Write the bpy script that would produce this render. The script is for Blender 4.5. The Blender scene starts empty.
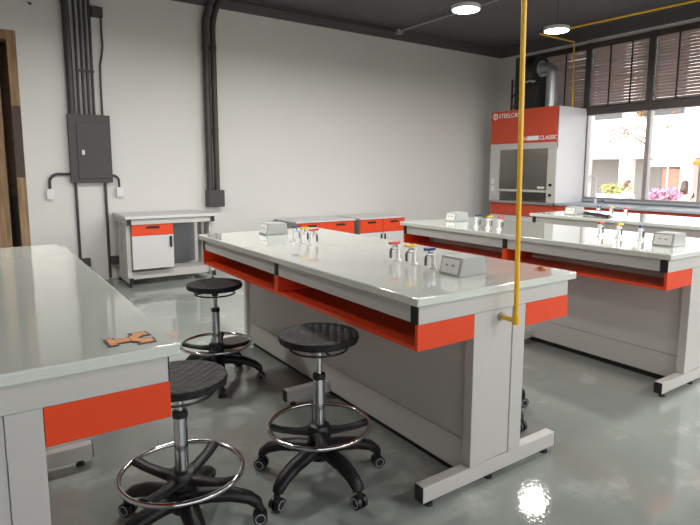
import bpy, bmesh, math, random
from mathutils import Vector, Matrix
random.seed(7)
PI = math.pi
scene = bpy.context.scene
col = scene.collection

# ------------------------------------------------------------------ materials
def new_mat(name):
    m = bpy.data.materials.new(name); m.use_nodes = True
    return m, m.node_tree.nodes, m.node_tree.links, m.node_tree.nodes['Principled BSDF']

def mat(name, color, rough=.5, metal=0., noise=0., nscale=8., bump=0., bscale=60., coat=0., spec=.5):
    m, n, l, b = new_mat(name)
    b.inputs['Base Color'].default_value = (*color, 1)
    b.inputs['Roughness'].default_value = rough
    b.inputs['Metallic'].default_value = metal
    b.inputs['Coat Weight'].default_value = coat
    b.inputs['Coat Roughness'].default_value = .05
    b.inputs['Specular IOR Level'].default_value = spec
    tc = n.new('ShaderNodeTexCoord')
    if noise:
        t = n.new('ShaderNodeTexNoise'); t.inputs['Scale'].default_value = nscale; t.inputs['Detail'].default_value = 4
        r = n.new('ShaderNodeMapRange'); r.inputs['To Min'].default_value = 1 - noise; r.inputs['To Max'].default_value = 1 + noise
        mx = n.new('ShaderNodeVectorMath'); mx.operation = 'SCALE'; mx.inputs[0].default_value = color
        l.new(tc.outputs['Object'], t.inputs['Vector']); l.new(t.outputs['Fac'], r.inputs['Value'])
        l.new(r.outputs['Result'], mx.inputs['Scale']); l.new(mx.outputs['Vector'], b.inputs['Base Color'])
    if bump:
        t = n.new('ShaderNodeTexNoise'); t.inputs['Scale'].default_value = bscale; t.inputs['Detail'].default_value = 3
        bp = n.new('ShaderNodeBump'); bp.inputs['Strength'].default_value = bump; bp.inputs['Distance'].default_value = .01
        l.new(tc.outputs['Object'], t.inputs['Vector']); l.new(t.outputs['Fac'], bp.inputs['Height'])
        l.new(bp.outputs['Normal'], b.inputs['Normal'])
    return m

M = {}
M['wall'] = mat('wall_paint', (.70, .69, .665), .42, noise=.03, nscale=1.3, bump=.06, bscale=14)
M['dark'] = mat('dark_ceiling_paint', (.115, .105, .118), .7, noise=.12, nscale=2)
M['band'] = mat('dark_band_paint', (.105, .10, .104), .6, noise=.1, nscale=3)
M['top'] = mat('epoxy_worktop', (.66, .70, .64), .05, noise=.02, nscale=3, coat=.8)
M['steel'] = mat('powder_coated_steel', (.56, .545, .52), .38, noise=.02, nscale=5)
M['steel_pale'] = mat('pale_powder_coat', (.66, .66, .66), .4, noise=.02, nscale=5)
M['steel_grey'] = mat('grey_powder_coat', (.33, .335, .35), .45)
M['orange'] = mat('orange_lacquer', (.80, .066, .014), .30, noise=.03, nscale=6)
M['red'] = mat('red_orange_panel', (.62, .075, .03), .35, noise=.03, nscale=4)
M['black'] = mat('black_plastic', (.012, .012, .013), .42)
M['rubber'] = mat('black_nylon', (.010, .010, .011), .42, bump=.1, bscale=200, spec=.32)
M['chrome'] = mat('chrome', (.62, .62, .63), .14, metal=1)
M['dull'] = mat('brushed_metal', (.45, .45, .46), .28, metal=1, noise=.08, nscale=20)
M['dark_metal'] = mat('dark_nickel', (.16, .16, .16), .3, metal=.8)
M['zinc'] = mat('galvanised_sheet', (.55, .56, .57), .38, metal=.75, noise=.1, nscale=9)
M['yellow'] = mat('yellow_pipe_paint', (.92, .52, .02), .35, noise=.06, nscale=20)
M['conduit'] = mat('grey_conduit', (.05, .046, .046), .45, noise=.1, nscale=10)
M['panel'] = mat('electric_panel_grey', (.058, .052, .055), .5, noise=.08, nscale=5)
M['white'] = mat('white_enamel', (.80, .80, .80), .25)
M['hood'] = mat('white_hood_panel', (.88, .88, .91), .3, noise=.02, nscale=3)
M['outlet'] = mat('white_plate', (.74, .73, .71), .35)
M['box_grey'] = mat('grey_socket_box', (.40, .405, .395), .35)
M['t_red'] = mat('red_plastic', (.62, .05, .03), .35)
M['t_yel'] = mat('yellow_plastic', (.72, .45, .02), .35)
M['t_blue'] = mat('dark_blue_plastic', (.02, .025, .16), .35)
M['green'] = mat('dark_green_plastic', (.01, .07, .04), .4)
M['mullion'] = mat('dark_bronze_frame', (.075, .06, .06), .45)
M['silver'] = mat('anodised_aluminium', (.42, .40, .40), .35, metal=.6)
M['sill'] = mat('blue_grey_sill', (.40, .44, .49), .4)
M['slat'] = mat('brown_blind_slat', (.42, .32, .30), .5, noise=.1, nscale=12)
M['tape'] = mat('blind_ladder_tape', (.04, .032, .03), .8)
M['hoodin'] = mat('hood_liner', (.30, .30, .28), .45)
M['duct'] = mat('black_fan_housing', (.02, .021, .023), .45)
M['brick_void'] = None
M['graphic'] = mat('emblem_black', (.02, .015, .012), .5)
M['emblem'] = mat('emblem_orange', (.78, .27, .04), .5, noise=.35, nscale=60)
M['skin'] = mat('skin', (.62, .36, .26), .5)
M['hair_d'] = mat('dark_brown_hair', (.06, .032, .024), .5, bump=.3, bscale=90)
M['hair_r'] = mat('brown_hair', (.12, .06, .045), .5, bump=.3, bscale=90)
M['shirt'] = mat('white_cloth', (.66, .65, .65), .8)
M['jeans'] = mat('blue_cloth', (.10, .13, .22), .8)
M['facade'] = mat('pale_render', (.70, .69, .67), .8, noise=.04, nscale=.8)
M['facade_dark'] = mat('window_dark', (.24, .23, .22), .4, noise=.3, nscale=.7)
M['facade_glass'] = mat('dark_upper_window', (.05, .05, .05), .3, noise=.3, nscale=.7)
M['brickred'] = mat('red_brick_paint', (.55, .33, .26), .8, noise=.2, nscale=3)
M['pave'] = mat('pale_paving', (.62, .58, .52), .8, noise=.08, nscale=1)
M['leaf_y'] = mat('yellow_green_leaf', (.42, .40, .14), .6, noise=.3, nscale=9)
M['leaf_o'] = mat('ochre_leaf', (.26, .15, .05), .6, noise=.3, nscale=9)
M['pink'] = mat('pink_petal', (.60, .31, .47), .6, noise=.3, nscale=9)
M['bark'] = mat('bark', (.17, .10, .065), .85, noise=.3, nscale=8, bump=.4, bscale=20)
M['canvas_o'] = mat('orange_canvas', (.72, .16, .01), .7)
M['timber_out'] = mat('bench_timber', (.45, .28, .15), .6, noise=.2, nscale=10)

def floor_mat():
    m, n, l, b = new_mat('grey_green_epoxy_floor')
    tc = n.new('ShaderNodeTexCoord')
    t = n.new('ShaderNodeTexNoise'); t.inputs['Scale'].default_value = 2.2; t.inputs['Detail'].default_value = 6; t.inputs['Roughness'].default_value = .62
    cr = n.new('ShaderNodeValToRGB')
    cr.color_ramp.elements[0].position = .40; cr.color_ramp.elements[0].color = (.27, .30, .275, 1)
    cr.color_ramp.elements[1].position = .70; cr.color_ramp.elements[1].color = (.45, .48, .45, 1)
    e = cr.color_ramp.elements.new(.56); e.color = (.29, .32, .295, 1)
    l.new(tc.outputs['Object'], t.inputs['Vector']); l.new(t.outputs['Fac'], cr.inputs['Fac'])
    l.new(cr.outputs['Color'], b.inputs['Base Color'])
    t2 = n.new('ShaderNodeTexNoise'); t2.inputs['Scale'].default_value = 3.1; t2.inputs['Detail'].default_value = 5
    mr = n.new('ShaderNodeMapRange'); mr.inputs['To Min'].default_value = .01; mr.inputs['To Max'].default_value = .10
    l.new(tc.outputs['Object'], t2.inputs['Vector']); l.new(t2.outputs['Fac'], mr.inputs['Value']); l.new(mr.outputs['Result'], b.inputs['Roughness'])
    t3 = n.new('ShaderNodeTexNoise'); t3.inputs['Scale'].default_value = 55; t3.inputs['Detail'].default_value = 2
    bp = n.new('ShaderNodeBump'); bp.inputs['Strength'].default_value = .07; bp.inputs['Distance'].default_value = .004
    l.new(tc.outputs['Object'], t3.inputs['Vector']); l.new(t3.outputs['Fac'], bp.inputs['Height']); l.new(bp.outputs['Normal'], b.inputs['Normal'])
    b.inputs['Specular IOR Level'].default_value = .6
    return m
M['floor'] = floor_mat()

def wood_mat():
    m, n, l, b = new_mat('raw_pine_stud')
    tc = n.new('ShaderNodeTexCoord'); mp = n.new('ShaderNodeMapping'); mp.inputs['Scale'].default_value = (14, 14, 1.2)
    t = n.new('ShaderNodeTexNoise'); t.inputs['Scale'].default_value = 2; t.inputs['Detail'].default_value = 5
    cr = n.new('ShaderNodeValToRGB'); cr.color_ramp.elements[0].color = (.20, .115, .055, 1); cr.color_ramp.elements[1].color = (.40, .26, .145, 1)
    cr.color_ramp.elements[0].position = .3; cr.color_ramp.elements[1].position = .7
    l.new(tc.outputs['Object'], mp.inputs['Vector']); l.new(mp.outputs['Vector'], t.inputs['Vector']); l.new(t.outputs['Fac'], cr.inputs['Fac']); l.new(cr.outputs['Color'], b.inputs['Base Color'])
    b.inputs['Roughness'].default_value = .7
    return m
M['wood'] = wood_mat()

def brick_mat():
    m, n, l, b = new_mat('old_brown_brick')
    tc = n.new('ShaderNodeTexCoord'); t = n.new('ShaderNodeTexBrick'); t.inputs['Scale'].default_value = 5
    t.inputs['Color1'].default_value = (.16, .075, .05, 1); t.inputs['Color2'].default_value = (.10, .055, .04, 1); t.inputs['Mortar'].default_value = (.12, .10, .085, 1)
    mp = n.new('ShaderNodeMapping'); mp.inputs['Rotation'].default_value = (PI/2, 0, 0)
    l.new(tc.outputs['Object'], mp.inputs['Vector']); l.new(mp.outputs['Vector'], t.inputs['Vector']); l.new(t.outputs['Color'], b.inputs['Base Color'])
    b.inputs['Roughness'].default_value = .85
    return m
M['brick_void'] = brick_mat()

def seat_mat():
    m, n, l, b = new_mat('dimpled_black_polyurethane')
    b.inputs['Base Color'].default_value = (.012, .012, .013, 1); b.inputs['Specular IOR Level'].default_value = .28; b.inputs['Roughness'].default_value = .5
    tc = n.new('ShaderNodeTexCoord'); v = n.new('ShaderNodeTexVoronoi'); v.inputs['Scale'].default_value = 30; v.inputs['Randomness'].default_value = .2
    bp = n.new('ShaderNodeBump'); bp.inputs['Strength'].default_value = .75; bp.inputs['Distance'].default_value = .010; bp.invert = True
    l.new(tc.outputs['Object'], v.inputs['Vector']); l.new(v.outputs['Distance'], bp.inputs['Height']); l.new(bp.outputs['Normal'], b.inputs['Normal'])
    return m
M['seat'] = seat_mat()

def glass_mat(name, tint=(1, 1, 1), refl=.06):
    m = bpy.data.materials.new(name); m.use_nodes = True
    n, l = m.node_tree.nodes, m.node_tree.links; n.clear()
    o = n.new('ShaderNodeOutputMaterial'); tr = n.new('ShaderNodeBsdfTransparent'); tr.inputs['Color'].default_value = (*tint, 1)
    g = n.new('ShaderNodeBsdfGlossy'); g.inputs['Roughness'].default_value = .02
    fr = n.new('ShaderNodeFresnel'); fr.inputs['IOR'].default_value = 1.45
    mx = n.new('ShaderNodeMixShader')
    l.new(fr.outputs['Fac'], mx.inputs['Fac']); l.new(tr.outputs[0], mx.inputs[1]); l.new(g.outputs[0], mx.inputs[2]); l.new(mx.outputs[0], o.inputs['Surface'])
    return m
M['glass'] = glass_mat('window_glass')
M['sash'] = glass_mat('sash_glass', (.80, .82, .80))

def emit_mat(name, color, s):
    m, n, l, b = new_mat(name)
    b.inputs['Base Color'].default_value = (.9, .9, .9, 1)
    b.inputs['Emission Color'].default_value = (*color, 1); b.inputs['Emission Strength'].default_value = s
    return m
M['lamp'] = emit_mat('lamp_diffuser', (1, .95, .88), 14)

# ------------------------------------------------------------------ mesh building
ORG = {}
class MB:
    def __init__(s): s.bm = bmesh.new(); s.bev = False
    def _merge(s, bm2):
        me = bpy.data.meshes.new('tmp'); bm2.to_mesh(me); bm2.free(); s.bm.from_mesh(me); bpy.data.meshes.remove(me)
    def box(s, x0, x1, y0, y1, z0, z1, bev=0., seg=2, rot=None, piv=None):
        b = bmesh.new(); bmesh.ops.create_cube(b, size=1)
        bmesh.ops.scale(b, vec=(abs(x1-x0), abs(y1-y0), abs(z1-z0)), verts=b.verts)
        if bev: s.bev = True; bmesh.ops.bevel(b, geom=b.edges[:], offset=bev, segments=seg, affect='EDGES', profile=.5)
        c = Vector(((x0+x1)/2, (y0+y1)/2, (z0+z1)/2))
        if rot is not None:
            bmesh.ops.rotate(b, cent=(0, 0, 0), matrix=rot, verts=b.verts)
        bmesh.ops.translate(b, vec=c, verts=b.verts)
        s._merge(b); return s
    def cone(s, p0, p1, r0, r1=None, seg=20, caps=True):
        p0, p1 = Vector(p0), Vector(p1); r1 = r0 if r1 is None else r1
        d = p1 - p0; b = bmesh.new()
        bmesh.ops.create_cone(b, cap_ends=caps, segments=seg, radius1=r0, radius2=r1, depth=d.length)
        q = Vector((0, 0, 1)).rotation_difference(d.normalized()).to_matrix()
        bmesh.ops.rotate(b, cent=(0, 0, 0), matrix=q, verts=b.verts)
        bmesh.ops.translate(b, vec=(p0+p1)/2, verts=b.verts)
        s._merge(b); return s
    def tube(s, pts, r, seg=10, closed=False, flat=1.):
        pts = [Vector(p) for p in pts]; n = len(pts); rs = r if isinstance(r, (list, tuple)) else [r]*n
        b = bmesh.new(); rings = []; up = None
        for i, p in enumerate(pts):
            if closed: t = (pts[(i+1) % n] - pts[i-1]).normalized()
            else: t = (pts[min(i+1, n-1)] - pts[max(i-1, 0)]).normalized()
            if up is None:
                up = Vector((0, 0, 1)) if abs(t.z) < .9 else Vector((1, 0, 0))
            a = t.cross(up)
            if a.length < 1e-5: a = t.cross(Vector((0, 1, 0)))
            a.normalize(); c = a.cross(t).normalized(); up = c
            rings.append([b.verts.new(p + (a*math.cos(2*PI*k/seg) + c*flat*math.sin(2*PI*k/seg))*rs[i]) for k in range(seg)])
        m = n if closed else n-1
        for i in range(m):
            A, B = rings[i], rings[(i+1) % n]
            for k in range(seg): b.faces.new((A[k], A[(k+1) % seg], B[(k+1) % seg], B[k]))
        if not closed: b.faces.new(rings[0][::-1]); b.faces.new(rings[-1])
        bmesh.ops.recalc_face_normals(b, faces=b.faces[:])
        s._merge(b); return s
    def lathe(s, prof, c=(0, 0, 0), seg=32):
        b = bmesh.new(); rings = []
        for r, z in prof:
            if r < 1e-6: rings.append([b.verts.new((c[0], c[1], c[2]+z))])
            else: rings.append([b.verts.new((c[0]+r*math.cos(2*PI*k/seg), c[1]+r*math.sin(2*PI*k/seg), c[2]+z)) for k in range(seg)])
        for A, B in zip(rings, rings[1:]):
            for k in range(seg):
                k2 = (k+1) % seg
                if len(A) == 1 and len(B) == 1: continue
                if len(A) == 1: b.faces.new((A[0], B[k], B[k2]))
                elif len(B) == 1: b.faces.new((A[k], A[k2], B[0]))
                else: b.faces.new((A[k], A[k2], B[k2], B[k]))
        bmesh.ops.recalc_face_normals(b, faces=b.faces[:])
        s._merge(b); return s
    def prism(s, poly, axis, a0, a1):
        # poly: 2D points in the two other axes (x,y,z order), extruded along axis
        b = bmesh.new()
        def P(u, v, w): return {'x': (w, u, v), 'y': (u, w, v), 'z': (u, v, w)}[axis]
        A = [b.verts.new(P(u, v, a0)) for u, v in poly]; B = [b.verts.new(P(u, v, a1)) for u, v in poly]
        b.faces.new(A); b.faces.new(B[::-1]); n = len(A)
        for i in range(n): b.faces.new((A[i], B[i], B[(i+1) % n], A[(i+1) % n]))
        bmesh.ops.recalc_face_normals(b, faces=b.faces[:])
        s._merge(b); return s
    def leaves(s, c, rad, n, size, rnd, flat=1.):
        b = bmesh.new()
        for _ in range(n):
            while True:
                p = Vector((rnd.uniform(-1, 1), rnd.uniform(-1, 1), rnd.uniform(-1, 1)))
                if p.length < 1: break
            p = Vector((p.x*rad[0], p.y*rad[1], p.z*rad[2])) + Vector(c)
            a = Vector((rnd.uniform(-1, 1), rnd.uniform(-1, 1), rnd.uniform(-.6, .6))).normalized()
            d = a.cross(Vector((rnd.uniform(-1, 1), rnd.uniform(-1, 1), rnd.uniform(-1, 1)))).normalized()
            z = size*rnd.uniform(.7, 1.3)
            vs = [b.verts.new(p + q) for q in (-a*z, d*z*.5, a*z, -d*z*.5)]
            b.faces.new(vs)
        s._merge(b); return s
    def build(s, name, m, parent=None, loc=None, smooth=True):
        me = bpy.data.meshes.new(name)
        o0 = Vector((0, 0, 0))
        if parent is not None: o0 = ORG[parent]
        elif loc is not None: o0 = Vector(loc)
        bmesh.ops.translate(s.bm, vec=-o0, verts=s.bm.verts)
        s.bm.to_mesh(me); s.bm.free()
        if smooth:
            me.polygons.foreach_set('use_smooth', [True]*len(me.polygons)); me.set_sharp_from_angle(angle=math.radians(35))
        me.materials.append(m)
        o = bpy.data.objects.new(name, me); col.objects.link(o)
        if smooth and s.bev:
            wn = o.modifiers.new('weighted_normals', 'WEIGHTED_NORMAL'); wn.weight = 90; wn.keep_sharp = True
        if parent is not None: o.parent = parent
        else: o.location = o0
        ORG[o] = o0
        return o

def tag(o, label=None, cat=None, group=None, kind=None):
    if label: o['label'] = label
    if cat: o['category'] = cat
    if group: o['group'] = group
    if kind: o['kind'] = kind
    return o
def thing(name, label, cat, loc, group=None):
    o = bpy.data.objects.new(name, None); col.objects.link(o); o.location = loc; o.empty_display_size = .1
    ORG[o] = Vector(loc)
    return tag(o, label, cat, group)
def copy_tree(o, parent=None):
    c = o.copy(); col.objects.link(c)
    if parent is not None: c.parent = parent
    for ch in [x for x in bpy.data.objects if x.parent == o]: copy_tree(ch, c)
    return c
def B(*a, **k): return MB().box(*a, **k)
def struct(name, mb, m, loc=None):
    o = mb.build(name, m, None, loc); o['kind'] = 'structure'; return o
def arc(c, r, a0, a1, u, v, n=8):
    c, u, v = Vector(c), Vector(u), Vector(v)
    return [c + u*r*math.cos(a0+(a1-a0)*i/n) + v*r*math.sin(a0+(a1-a0)*i/n) for i in range(n+1)]

# ------------------------------------------------------------------ the room
XL, XR, YF, YB, ZC, ZW = -3.2, 8.5, -3.4, 7.4, 3.70, 3.52
struct('floor', B(XL-.2, XR+.2, YF-.2, YB+.2, -.1, 0), M['floor'])
struct('ceiling', B(XL-.2, XR+.2, YF-.2, YB+.2, ZC, ZC+.1), M['dark'])
DX0, DX1, DZ = -.95, .49, 2.90        # rough doorway in the back wall
wb = MB().box(XL-.2, DX0, YB, YB+.2, 0, ZW).box(DX1, XR+.2, YB, YB+.2, 0, ZW).box(DX0, DX1, YB, YB+.2, DZ, ZW)
struct('wall_back', wb, M['wall'])
struct('trim_1', B(XL-.2, XR+.2, YB-.02, YB+.2, ZW, ZC), M['band'])
struct('wall_left', B(XL-.2, XL, YF, YB, 0, ZC), M['wall'])
FX0, FX1, FZ0, FZ1 = -2.6, 7.9, 1.25, 3.1      # assumed glazing behind the camera, added to light the room from there
struct('wall_front', MB().box(XL-.2, FX0, YF-.2, YF, 0, ZC).box(FX1, XR+.2, YF-.2, YF, 0, ZC).box(FX0, FX1, YF-.2, YF, 0, FZ0).box(FX0, FX1, YF-.2, YF, FZ1, ZC), M['wall'])
sf = MB()
for k in range(8): sf.box(FX0+k*1.5-.03, FX0+k*1.5+.03, YF-.12, YF-.02, FZ0, FZ1)
sf.box(FX0, FX1, YF-.12, YF-.02, FZ0, FZ0+.06).box(FX0, FX1, YF-.12, YF-.02, FZ1-.06, FZ1)
struct('trim_added', sf, M['mullion'])
struct('window_9', B(FX0, FX1, YF-.075, YF-.069, FZ0, FZ1), M['glass'])
# window wall
WY0, WY1 = -1.86, 6.95
ww = MB().box(XR, XR+.2, YF, YB, 0, .88).box(XR, XR+.2, YF, WY0, .88, ZW).box(XR, XR+.2, WY1, YB, .88, ZW).box(XR, XR+.2, WY0, WY1, 3.46, ZW)
struct('wall_right', ww, M['wall'])
struct('trim_2', B(XR-.02, XR+.2, YF, YB, ZW, ZC), M['band'])
struct('trim_3', B(XR-.05, XR+.22, WY0-.05, WY1, .88, .912, bev=.006), M['sill'])
MY = [6.95, 5.50, 4.46, 3.40, 2.35, 1.30, .25, -.80, -1.86]
fr = MB()
fr.box(XR-.04, XR+.10, WY0, WY1, 2.30, 2.42, bev=.008)
fr.box(XR-.03, XR+.10, WY0, WY1, 3.40, 3.46, bev=.005)
for y in MY: fr.box(XR-.06, XR+.10, y-.05, y+.05, 2.36, 3.46, bev=.006)
struct('window_frame_upper', fr, M['mullion']).name = 'trim_4'
fl = MB()
for y in MY: fl.box(XR-.02, XR+.08, y-.032, y+.032, .912, 2.32, bev=.006)
fl.box(XR, XR+.07, WY0, WY1, .912, .945, bev=.005)
struct('trim_5', fl, M['silver'])
for i, (a, b) in enumerate(zip(MY[1:], MY)):
    struct('window_%d' % (i+1), B(XR+.035, XR+.041, a, b, .93, 3.42), M['glass'])
# venetian blinds in the upper lights that the photo shows
def blind(y0, y1, label):
    t = thing('venetian_blind', label, 'window blind', (XR-.01, (y0+y1)/2, 2.42), 'brown slatted blinds in the upper windows')
    m = MB(); rnd = random.Random(int(y0*100))
    n = 20
    for k in range(n):
        z = 2.45 + k*.0475
        rot = Matrix.Rotation(math.radians(54 + rnd.uniform(-4, 4)), 3, 'Y') @ Matrix.Rotation(math.radians(rnd.uniform(-.35, .35)), 3, 'X')
        m.box(XR-.012-.024, XR-.012+.024, y0+.06, y1-.06, z-.0012, z+.0012, rot=rot)
    m.build('slats', M['slat'], t)
    B(XR-.04, XR+.012, y0+.055, y1-.055, 3.365, 3.398, bev=.004).build('head_rail', M['mullion'], t)
    B(XR-.035, XR+.01, y0+.058, y1-.058, 2.424, 2.438, bev=.003).build('bottom_rail', M['mullion'], t)
    for f in (.3, .64):
        y = y0 + (y1-y0)*f
        B(XR-.039, XR-.036, y-.012, y+.012, 2.43, 3.37).build('ladder_tape', M['tape'], t)
BL = ['brown slatted window blind behind the silver duct and yellow gas drop', 'brown slatted window blind, the middle one, right of the yellow gas drop', 'brown slatted window blind cut off by the right edge of the photo']
for i in range(3): blind(MY[i+1], MY[i], BL[i])

# the unfinished doorway: jambs, studs, brick beyond
struct('door_1', MB().box(DX1-.09, DX1, YB-.012, YB+.22, 0, DZ-.1).box(DX0, DX0+.09, YB-.012, YB+.22, 0, DZ-.1).box(DX0, DX1, YB-.012, YB+.22, DZ-.1, DZ), M['wood'])
st = B(DX1-.30, DX1-.175, YB+.10, YB+.2, 0, DZ-.101, bev=.004).build('timber_stud', M['wood'], None, (DX1-.24, YB+.15, 0))
tag(st, 'raw pine stud standing inside the rough doorway at the left photo edge', 'timber post')
bp_ = B(DX1-.088, DX1-.004, YB-.018, YB-.0125, 1.28, 2.08, bev=.002).build('lock_plate', mat('stained_wood_plate', (.07, .042, .032), .6, noise=.25, nscale=9), None, (DX1-.046, YB-.015, 1.28))
tag(bp_, 'dark brown stained board on the doorway jamb left of the electrical panel', 'board')
nog = B(DX0+.1, DX1-.302, YB+.12, YB+.18, 1.03, 1.075, bev=.003).build('timber_nogging', M['wood'], None, (-.2, YB+.15, 1.03))
tag(nog, 'short horizontal pine rail left of the stud inside the rough doorway', 'timber rail')
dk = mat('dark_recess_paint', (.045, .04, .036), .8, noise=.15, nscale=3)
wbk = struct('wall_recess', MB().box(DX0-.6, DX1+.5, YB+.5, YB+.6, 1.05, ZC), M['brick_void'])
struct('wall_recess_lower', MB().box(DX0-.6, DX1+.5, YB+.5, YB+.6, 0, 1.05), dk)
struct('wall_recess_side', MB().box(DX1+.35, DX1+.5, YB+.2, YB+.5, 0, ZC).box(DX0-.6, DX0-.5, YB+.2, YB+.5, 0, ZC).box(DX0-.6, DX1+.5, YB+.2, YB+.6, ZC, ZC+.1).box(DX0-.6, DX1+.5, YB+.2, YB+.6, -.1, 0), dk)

# ------------------------------------------------------------------ electrical panel, conduits
Y0 = YB
t = thing('electrical_panel', 'dark grey electrical breaker panel on the white back wall', 'electrical panel', (1.176, Y0, 1.215))
B(.947, 1.405, Y0-.09, Y0, 1.215, 2.023, bev=.004).build('cabinet_body', M['panel'], t)
d = B(1.03, 1.385, Y0-.102, Y0-.091, 1.265, 1.925, bev=.004).build('panel_door', M['panel'], t)
B(1.075, 1.105, Y0-.112, Y0-.103, 1.545, 1.605, bev=.003).build('latch', M['outlet'], d)
CG = 'thin conduits above the electrical panel'
c = MB().tube([(.90, Y0-.05, ZC-.02), (.93, Y0-.05, 3.52), (.975, Y0-.05, 3.38), (.995, Y0-.05, 3.25), (1.0, Y0-.05, 2.9), (1.0, Y0-.05, 2.024)], .042, 14).build('conduit', M['conduit'], None, (1.0, Y0-.05, 2.024))
tag(c, 'thick dark conduit bending off to the left above the electrical panel', 'conduit')
lab = ['thin dark conduit just right of the thick one above the electrical panel', 'second of the thin conduits above the panel, counted from the thick one',
       'third of the thin conduits above the panel, counted from the thick one', 'thin conduit touching the small dark box above the electrical panel']
for i, x in enumerate((1.083, 1.14, 1.192, 1.244)):
    c = MB().tube([(x-.02, Y0-.03, ZC-.01), (x+.002, Y0-.03, 3.45), (x+.004, Y0-.03, 3.0), (x, Y0-.03, 2.024)], .016, 10).build('conduit', M['conduit'], None, (x, Y0-.03, 2.024))
    tag(c, lab[i], 'conduit', CG)
for z, nm in ((2.52, 'flat metal strap across the thin conduits above the electrical panel'),):
    s_ = B(1.06, 1.27, Y0-.05, Y0-.0465, z, z+.025).build('conduit_strap', M['conduit'], None, (1.165, Y0-.05, z)); tag(s_, nm, 'strap')
t = thing('junction_box', 'small dark box high on the wall right of the thin conduits', 'junction box', (1.33, Y0, 3.165))
B(1.272, 1.395, Y0-.07, Y0, 3.165, 3.285, bev=.005).build('box_body', M['panel'], t)
B(1.275, 1.392, Y0-.076, Y0-.071, 3.168, 3.282, bev=.002).build('box_lid', M['panel'], t)
c = MB().tube([(1.375, Y0-.03, 3.163), (1.375, Y0-.03, 2.98), (1.378, Y0-.03, 2.85), (1.365, Y0-.03, 2.74), (1.34, Y0-.03, 2.62), (1.335, Y0-.03, 2.4), (1.335, Y0-.03, 2.024)], .012, 10).build('flexible_cable', M['conduit'], None, (1.335, Y0-.03, 2.024))
tag(c, 'thin wavy cable from the small dark box down to the electrical panel', 'cable')
# side conduits to outlets
def outlet(x, z, label):
    t = thing('wall_outlet', label, 'electrical outlet', (x, Y0, z-.055), 'white outlets beside the electrical panel')
    B(x-.034, x+.034, Y0-.055, Y0, z-.055, z+.055, bev=.005).build('outlet_box', M['outlet'], t)
    B(x-.036, x+.036, Y0-.062, Y0-.056, z-.058, z+.058, bev=.002).build('cover_plate', M['white'], t)
    for dz in (.025, -.025):
        B(x-.013, x+.013, Y0-.065, Y0-.0625, z+dz-.012, z+dz+.012, bev=.002).build('socket', M['outlet'], t)
outlet(.722, 1.085, 'white wall outlet left of the electrical panel'); outlet(1.483, 1.095, 'white wall outlet right of the electrical panel')
c = MB().tube([(.945, Y0-.035, 1.32), (.86, Y0-.035, 1.318)] + arc((.822, Y0-.035, 1.22), .1, PI/2, PI, (1, 0, 0), (0, 0, 1), 8) + [(.722, Y0-.035, 1.146)], .016, 10).build('curved_conduit', M['conduit'], None, (.722, Y0-.035, 1.145))
tag(c, 'curved dark conduit from panel to the outlet on its left', 'conduit')
c = MB().tube([(1.407, Y0-.035, 1.30)] + arc((1.42, Y0-.035, 1.236), .063, PI/2, 0, (1, 0, 0), (0, 0, 1), 8) + [(1.483, Y0-.035, 1.156)], .013, 10).build('curved_conduit', M['conduit'], None, (1.483, Y0-.035, 1.155))
tag(c, 'curved dark conduit from panel to the outlet on its right', 'conduit')
for x, z0, bx, l1, l2 in ((.997, .245, 1.055, 'dark conduit running down from the left side of the electrical panel', 'dark floor level box at the foot of the left lower conduit'),
                      (1.325, .02, 1.385, 'dark conduit running down to the floor beside the low cabinet', 'dark floor level box beside the conduit next to the low cabinet')):
    c = MB().tube([(x, Y0-.03, 1.214), (x, Y0-.03, z0)], .016, 10).build('conduit', M['conduit'], None, (x, Y0-.03, z0)); tag(c, l1, 'conduit')
    t = thing('junction_box', l2, 'junction box', (bx, Y0, .19))
    B(bx-.043, bx+.05, Y0-.08, Y0, .19, .29, bev=.006).build('box_body', M['panel'], t)
    B(bx-.040, bx+.047, Y0-.086, Y0-.081, .193, .287, bev=.002).build('box_lid', M['panel'], t)
# the pair of thick conduits in mid wall
for x, l_, dx in ((2.634, 'left one of the two thick conduits in the middle of the back wall', 0), (2.737, 'right one of the two thick conduits in the middle of the back wall', .0)):
    pts = [(x, Y0-.068, 1.102), (x, Y0-.068, 3.22), (x+.008, Y0-.068, 3.32), (x+.03, Y0-.068, 3.42), (x+.065, Y0-.068, 3.52), (x+.12, Y0-.068, 3.62), (x+.17, Y0-.068, ZC-.005)]
    r_ = .043 if x < 2.7 else .038
    t = thing('conduit', l_, 'conduit', (x, Y0-.068, 1.102))
    MB().tube(pts, r_, 16).build('pipe', M['conduit'], t)
    MB().cone((x, Y0-.068, 2.955), (x, Y0-.068, 3.01), r_+.006, None, 16).build('coupling', M['conduit'], t)
    MB().cone((x, Y0-.068, 1.88), (x, Y0-.068, 1.93), r_+.004, None, 16).build('coupling', M['conduit'], t)
t = thing('junction_box', 'dark box at the foot of the two thick conduits', 'junction box', (2.706, Y0, .872))
B(2.588, 2.824, Y0-.12, Y0, .872, 1.10, bev=.008).build('box_body', M['panel'], t)
B(2.592, 2.82, Y0-.127, Y0-.121, .876, 1.096, bev=.003).build('box_lid', M['panel'], t)
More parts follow.
